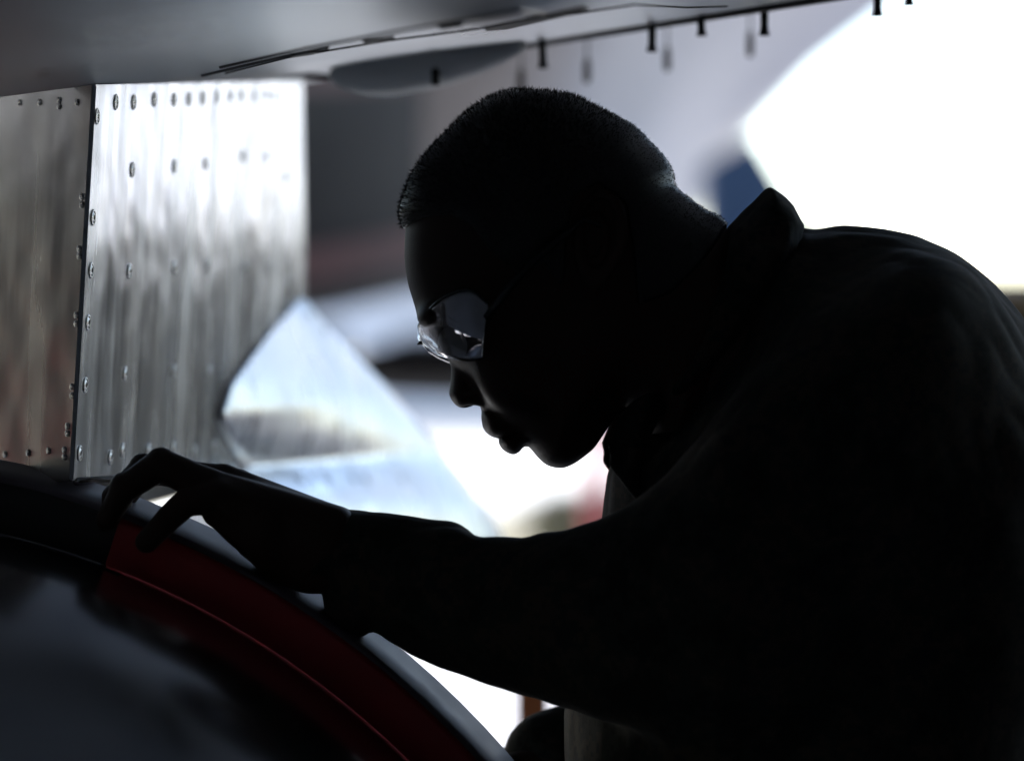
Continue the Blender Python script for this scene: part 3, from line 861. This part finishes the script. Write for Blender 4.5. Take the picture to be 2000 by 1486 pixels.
# back of the hand and wrist
palm = None
for a, b in (((640, 1050, 10, 66), (405, 948, 0, 34)), ((640, 1050, 60, 62), (430, 940, 58, 33)), ((640, 1056, 100, 58), (455, 950, 108, 31)), ((640, 1066, 130, 54), (480, 968, 150, 29)),
             ((660, 1100, 30, 62), (480, 1020, 0, 44)), ((700, 1090, 60, 80), (560, 1068, 60, 74)), ((600, 1100, 40, 60), (500, 1050, 40, 48)), ((520, 1050, 0, 50), (425, 1000, -6, 30))):
    c = cone(X, Y, Z, a[:3], b[:3], a[3], b[3])
    palm = c if palm is None else smin(palm, c, 22)
Fd = palm
Fd = chain(Fd, [(405, 950, 0, 36), (314, 907, 0, 32), (242, 955, 6, 27), (208, 1014, 10, 22)], 8)
Fd = chain(Fd, [(430, 940, 58, 31), (272, 918, 56, 27), (216, 972, 54, 25), (212, 1030, 50, 21)], 5)
Fd = chain(Fd, [(455, 950, 108, 30), (300, 918, 106, 26), (226, 962, 104, 24), (216, 1022, 98, 20)], 5)
Fd = chain(Fd, [(480, 968, 150, 28), (340, 926, 150, 23), (258, 938, 148, 21), (226, 985, 144, 18)], 5)
Fd = chain(Fd, [(520, 1020, -14, 50), (430, 968, -24, 35), (368, 979, -34, 28), (338, 1007, -42, 26), (292, 1055, -48, 22)], 10)
for a, b, w_ in ((314, 906, 0), (240, 954, 6), (272, 918, 56)):      # knuckle bumps
    Fd = smin(Fd, ell(X, Y, Z, (a, b - 6, w_), (26, 26, 26)), 6)
vd, fd = surface_nets(Fd, (us[0], vs_[0], ws[0]), h)
hand_part = (to_world(vd, HD), fd)

# ---- far hand on the rim (mostly out of the frame)
h = 5.0
us, vs_, ws = grid((880, 1400, -160), (1260, 1640, 160), h)
X, Y, Z = us[:, None, None], vs_[None, :, None], ws[None, None, :]
Ff = cone(X, Y, Z, (1200, 1500, 0), (1060, 1480, 0), 66, 56)
for i, w_ in enumerate((-75, -25, 25, 72)):
    Ff = chain(Ff, [(1070, 1480, w_ * 0.8, 34), (1002, 1484 + abs(i - 1) * 3, w_, 27), (955, 1492 + abs(i - 1) * 4, w_, 25), (938, 1535, w_, 20)], 8)
Ff = chain(Ff, [(1080, 1500, -70, 36), (1020, 1550, -90, 27), (975, 1585, -80, 22)], 10)
vf, ff = surface_nets(Ff, (us[0], vs_[0], ws[0]), h)
FARD = 2.16
far_part = (to_world(vf, FARD), ff)

# ---- inner body (hidden by the clothes): neck, trunk, arms, legs in one skin
h = 0.012
hip = P(1560, 2080, 2.07); chest = P(1560, 820, 2.07); neckb = P(1380, 640, D0); shN = P(1720, 700, 2.07) + Vector((0, -0.105, 0)); shF = P(1650, 700, 2.07) + Vector((0, 0.12, 0))
elN = P(1330, 1230, 1.93); wrN = P(650, 1075, 2.02); elF = P(1420, 1420, 2.2); wrF = P(1150, 1495, FARD)
kn = [Vector((hip.x + 0.04, 1.95, 0.53)), Vector((hip.x + 0.0, 2.2, 0.53))]; an = [Vector((hip.x + 0.12, 1.93, 0.09)), Vector((hip.x + 0.08, 2.22, 0.09))]
us, vs_, ws = grid((-0.2, 1.75, 0.0), (0.65, 2.45, 1.68), h)
X, Y, Z = us[:, None, None], vs_[None, :, None], ws[None, None, :]
Fb = cone(X, Y, Z, hip, chest, 0.11, 0.10)
for a, b, ra, rb in ((chest, neckb, 0.10, 0.055), (chest, shN, 0.07, 0.038), (chest, shF, 0.07, 0.038), (shN, elN, 0.036, 0.034), (elN, wrN, 0.04, 0.024), (shF, elF, 0.048, 0.04), (elF, wrF, 0.04, 0.024),
                     (hip + Vector((0, -0.09, 0)), kn[0], 0.085, 0.055), (hip + Vector((0, 0.09, 0)), kn[1], 0.085, 0.055), (kn[0], an[0], 0.05, 0.035), (kn[1], an[1], 0.05, 0.035)):
    Fb = smin(Fb, cone(X, Y, Z, a, b, ra, rb), 0.03)
vb, fb_ = surface_nets(Fb, (us[0], vs_[0], ws[0]), h)
BV, BF = join([head_part, hand_part, far_part, (vb, fb_)])
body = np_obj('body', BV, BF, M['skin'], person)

# ---- shirt: trunk, near sleeve, far sleeve
def wrinkle(X, Y, Z, amp, seed, f0=0.02, n=14, dirs=None):
    rs = np.random.RandomState(seed); o = 0
    for i in range(n):
        f = f0 * (1.35 ** (i % 6)); kx, ky, kz = rs.normal(0, 1, 3)
        L = math.sqrt(kx * kx + ky * ky + kz * kz)
        o = o + np.sin((X * kx + Y * ky + Z * kz) / L * f * 2 + rs.uniform(0, 6.28)) / (1.2 ** (i % 6))
    return (1 - np.abs(o) / n * 3.0) * amp
TD = 2.07                                 # trunk mid plane; here (u, v) are true photo pixels at every depth
def to_world_p(vert, dm):
    u, v, wv = vert.T
    d = dm + wv * K0
    return np.stack([(u - 1000) * KP * d, d, ZC - (v - 743) * KP * d], 1)
h = 9.0
us, vs_, ws = grid((545, 395, -720), (2260, 1700, 640), h)
us, vs_, ws = us.astype(np.float32), vs_.astype(np.float32), ws.astype(np.float32)
U2, V2 = np.meshgrid(us, vs_, indexing='ij'); w3 = ws[None, None, :]; U3, V3 = U2[:, :, None], V2[:, :, None]
trunk = [(1430, 470), (1500, 446), (1560, 441), (1590, 446), (1640, 442), (1700, 445), (1745, 448), (1790, 457), (1815, 467), (1850, 481), (1890, 506), (1930, 541), (1960, 572), (2000, 620), (2080, 740), (2150, 900),
         (2160, 1200), (2090, 1500), (2080, 1800), (1130, 1800), (1105, 1600), (1100, 1420), (1102, 1370), (1130, 1200), (1160, 1090), (1174, 1015), (1181, 957), (1190, 910), (1230, 850), (1300, 760), (1360, 640)]
Wt, Dt = shepard(U2, V2, [(1400, 560, 230, 150), (1600, 520, 420, 330), (1800, 600, 560, 360), (1700, 900, 560, 360), (1600, 1400, 470, 360), (1600, 2000, 470, 330), (1250, 900, 300, 200), (1180, 1000, 220, 150)])
f32 = lambda a: np.asarray(a, np.float32)
Ft = inflate(f32(poly_sd(catmull(trunk, 4), U2, V2)), f32(Dt), f32(Wt), w3)
sleeve = [(612, 1012), (622, 998), (634, 990), (652, 987), (700, 992), (760, 1000), (800, 1007), (826, 1012), (850, 1015), (888, 1020), (914, 1031), (936, 1044), (962, 1046), (1000, 1048), (1027, 1049), (1060, 1042), (1105, 1033), (1140, 1021), (1166, 1010),
          (1230, 980), (1330, 900), (1450, 760), (1580, 640), (1720, 560), (1840, 540), (1905, 590), (1940, 690), (1920, 820), (1820, 1000), (1640, 1250), (1480, 1400), (1320, 1440), (1180, 1412), (1099, 1384), (1051, 1368), (1002, 1355), (935, 1334), (878, 1314), (814, 1286), (761, 1258), (728, 1238),
          (712, 1248), (690, 1244), (660, 1226), (640, 1212), (632, 1192), (630, 1172), (626, 1155), (606, 1151), (585, 1152), (566, 1147), (572, 1110), (590, 1060)]
Ws, Ds = shepard(U2, V2, [(600, 1070, 110, 62), (700, 1110, 120, 95), (900, 1170, 140, 120), (1200, 1230, 165, 150), (1450, 1100, 175, 150), (1750, 700, 210, 160)])
wmid = f32((2.02 - 0.14 * np.clip((U2 - 700) / 1000.0, 0, 1) + 0.09 * np.clip((U2 - 1400) / 500.0, 0, 1) - TD) / K0)[:, :, None]
Fs = inflate(f32(poly_sd(catmull(sleeve, 4), U2, V2)), f32(Ds), f32(Ws), w3 - wmid)
Ft = smin(Ft, Fs, np.float32(1) * (2 + 118 * np.clip((U3 - 1150) / 250.0, 0, 1)).astype(np.float32))
Ft = Ft + f32(wrinkle(U3, V3, w3, 5.0, 9, 0.010, 10)) 
v1, f1 = surface_nets(Ft, (us[0], vs_[0], ws[0]), h)
trunk_part = (to_world_p(v1, TD), f1)
del Ft, Fs

h = 0.009
us, vs_, ws = grid((-0.02, 2.02, 1.02), (0.42, 2.42, 1.62), h)
X, Y, Z = us[:, None, None], vs_[None, :, None], ws[None, None, :]
Fr = smin(cone(X, Y, Z, shF, elF, 0.075, 0.06), cone(X, Y, Z, elF, wrF + Vector((-0.028, 0, 0.006)), 0.06, 0.036), 0.02) + wrinkle(X / 0.00035, Y / 0.00035, Z / 0.00035, 6.0, 5, 0.01) * 0.00035
v3, f3 = surface_nets(Fr, (us[0], vs_[0], ws[0]), h)
SV_, SF_ = join([trunk_part, (v3, f3)])
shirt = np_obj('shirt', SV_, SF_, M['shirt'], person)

# ---- collar: stand-up fold at the nape and the loose front flap
h = 6.0
us, vs_, ws = grid((1150, 340, -300), (1640, 1010, 300), h)
U2, V2 = np.meshgrid(us, vs_, indexing='ij'); w3 = ws[None, None, :]; U3, V3 = U2[:, :, None], V2[:, :, None]
col_poly = [(1418, 443), (1440, 422), (1470, 392), (1496, 366), (1506, 365), (1530, 382), (1550, 404), (1562, 425), (1571, 441), (1560, 500), (1500, 610), (1430, 700), (1350, 790), (1285, 830), (1262, 800), (1276, 745), (1313, 691), (1351, 606), (1395, 518)]
dpo = poly_sd(col_poly, U2, V2)
Wc, Dc = shepard(U2, V2, [(1500, 380, 150, 60), (1450, 560, 205, 50), (1350, 720, 185, 45), (1280, 800, 150, 40)])
Fc = inflate(dpo, Dc, Wc, w3) + wrinkle(U3, V3, w3, 3.0, 21, 0.02)
flap = [(1262, 764), (1238, 776), (1220, 792), (1204, 815), (1190, 851), (1183, 868), (1187, 886), (1185, 904), (1200, 925), (1213, 942), (1243, 980), (1246, 960), (1250, 900), (1265, 850), (1290, 800), (1285, 765)]
df = poly_sd(flap, U2, V2)[:, :, None]
wave = 8 * np.sin((U2 * 0.9 + V2 * 0.25) * 0.11)[:, :, None]
Ffl = np.sqrt(np.maximum(0, 6 - df) ** 2 + np.maximum(0, np.abs(w3 + 135 + wave) - 5) ** 2) - 6
Ffl2 = np.sqrt(np.maximum(0, 6 - df - 4) ** 2 + np.maximum(0, np.abs(w3 - 120 - wave) - 5) ** 2) - 6
Fc = np.minimum(np.minimum(Fc, Ffl), Ffl2)
v4, f4 = surface_nets(Fc, (us[0], vs_[0], ws[0]), h)
collar = np_obj('collar', to_world(v4, D0), f4, M['shirt'], person)

# ---- trousers and boots
h = 0.014
us, vs_, ws = grid((-0.1, 1.72, 0.04), (0.6, 2.46, 1.16), h)
X, Y, Z = us[:, None, None], vs_[None, :, None], ws[None, None, :]
Fq = cone(X, Y, Z, hip + Vector((0, -0.07, -0.03)), hip + Vector((0, 0.07, -0.03)), 0.15, 0.15)
for i, s in enumerate((-0.1, 0.1)):
    Fq = smin(Fq, cone(X, Y, Z, hip + Vector((0, s, -0.05)), kn[i], 0.125, 0.095), 0.03)
    Fq = smin(Fq, cone(X, Y, Z, kn[i], an[i] + Vector((0, 0, 0.07)), 0.092, 0.08), 0.02)
v5, f5 = surface_nets(Fq, (us[0], vs_[0], ws[0]), h)
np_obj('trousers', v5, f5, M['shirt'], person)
for a in an:
    h = 0.01
    us, vs_, ws = grid((a.x - 0.3, a.y - 0.1, -0.02), (a.x + 0.12, a.y + 0.1, 0.3), h)
    X, Y, Z = us[:, None, None], vs_[None, :, None], ws[None, None, :]
    Fo = smin(cone(X, Y, Z, a + Vector((0, 0, -0.02)), a + Vector((0, 0, 0.14)), 0.06, 0.065), cone(X, Y, Z, a + Vector((0.02, 0, -0.035)), a + Vector((-0.19, 0, -0.045)), 0.055, 0.045), 0.03)
    Fo = np.maximum(Fo, 0.006 - Z + 0 * Fo)
    v6, f6 = surface_nets(Fo, (us[0], vs_[0], ws[0]), h)
    np_obj('boot', v6, f6, M['boot'], person)

# ---- eyes
for s in (-1, 1):
    c = P(893, 668, D0) + Vector((0, s * 0.031, 0))
    bm = bmesh.new(); bmesh.ops.create_uvsphere(bm, u_segments=24, v_segments=16, radius=0.0118, matrix=Matrix.Translation(c))
    e = bm_obj('eye', bm, M['eye'], person, True)
    bm = bmesh.new(); bmesh.ops.create_uvsphere(bm, u_segments=20, v_segments=12, radius=0.0062, matrix=Matrix.Translation(c + Vector((-0.0060, 0, -0.0035))))
    bm_obj('iris', bm, M['iris'], e, True)

# ------------------------------------------------------------------ safety glasses
gl = empty('safety_glasses', 'clear wraparound safety glasses with dark frame worn by the leaning worker', 'glasses')
top = [(822, 651), (823, 636), (843, 610), (878, 584), (922, 574), (958, 603)]
bot = [(827, 669), (838, 677), (858, 690), (885, 701), (918, 707), (946, 702)]
lat = [0, 21, 41, 57, 67, 72]
TT = catmull(top, 10, False); TB = catmull(bot, 10, False); TL = catmull([(x, 0) for x in lat], 10, False)[:, 0]
def lens_pt(i, s, sd):
    t, b = TT[i], TB[i]
    u = t[0] * (1 - s) + b[0] * s; v = t[1] * (1 - s) + b[1] * s
    if sd > 0: v += 9 * min(1, TL[i] / 20.0)
    bul = math.sin(math.pi * s) * 0.0022
    p = P(u, v, D0)
    k = i / (len(TT) - 1)
    return p + Vector((-bul * (1 - k * 0.7), 0, 0)) + Vector((0, sd * (TL[i] / 1000.0 + bul * k), 0))
rows = []
n = len(TT)
order = [(i, -1) for i in range(n - 1, -1, -1)] + [(i, 1) for i in range(1, n)]
NSG = 14
V = [lens_pt(i, j / NSG, sd) for i, sd in order for j in range(NSG + 1)]
F = []
for a in range(len(order) - 1):
    for j in range(NSG):
        q = a * (NSG + 1) + j
        F.append((q, q + 1, q + NSG + 2, q + NSG + 1))
lens = mesh_obj('lens', V, F, M['glass'], gl, True)
md = lens.modifiers.new('thick', 'SOLIDIFY'); md.thickness = 0.0022; md.offset = 0
bar = tube('brow_bar', [lens_pt(i, 0.0, sd) + Vector((-0.0004, 0, 0.0004)) for i, sd in order], [0.0013] * len(order), M['frame'], gl, 8)
for sd in (-1, 1):
    a = lens_pt(n - 1, 0.25, sd); e1 = P(1040, 520, D0) + Vector((0, sd * 0.077, 0)); e2 = P(1135, 440, D0) + Vector((0, sd * 0.080, 0)); e3 = P(1205, 470, D0) + Vector((0, sd * 0.076, 0))
    bm = bmesh.new()
    add_tube(bm, [a, a.lerp(e1, 0.5) + Vector((0, sd * 0.002, 0.002)), e1, e2, e3], [0.003, 0.0028, 0.0024, 0.0022, 0.0018], 8)
    bm_obj('temple_arm', bm, M['frame'], gl, True)
nb = bmesh.new()
add_tube(nb, [P(815, 673, D0) , P(822, 668, D0), P(832, 671, D0), P(840, 676, D0)], [0.0004, 0.0018, 0.0016, 0.0016], 8)
bm_obj('nose_bridge', nb, M['frame'], gl, True)
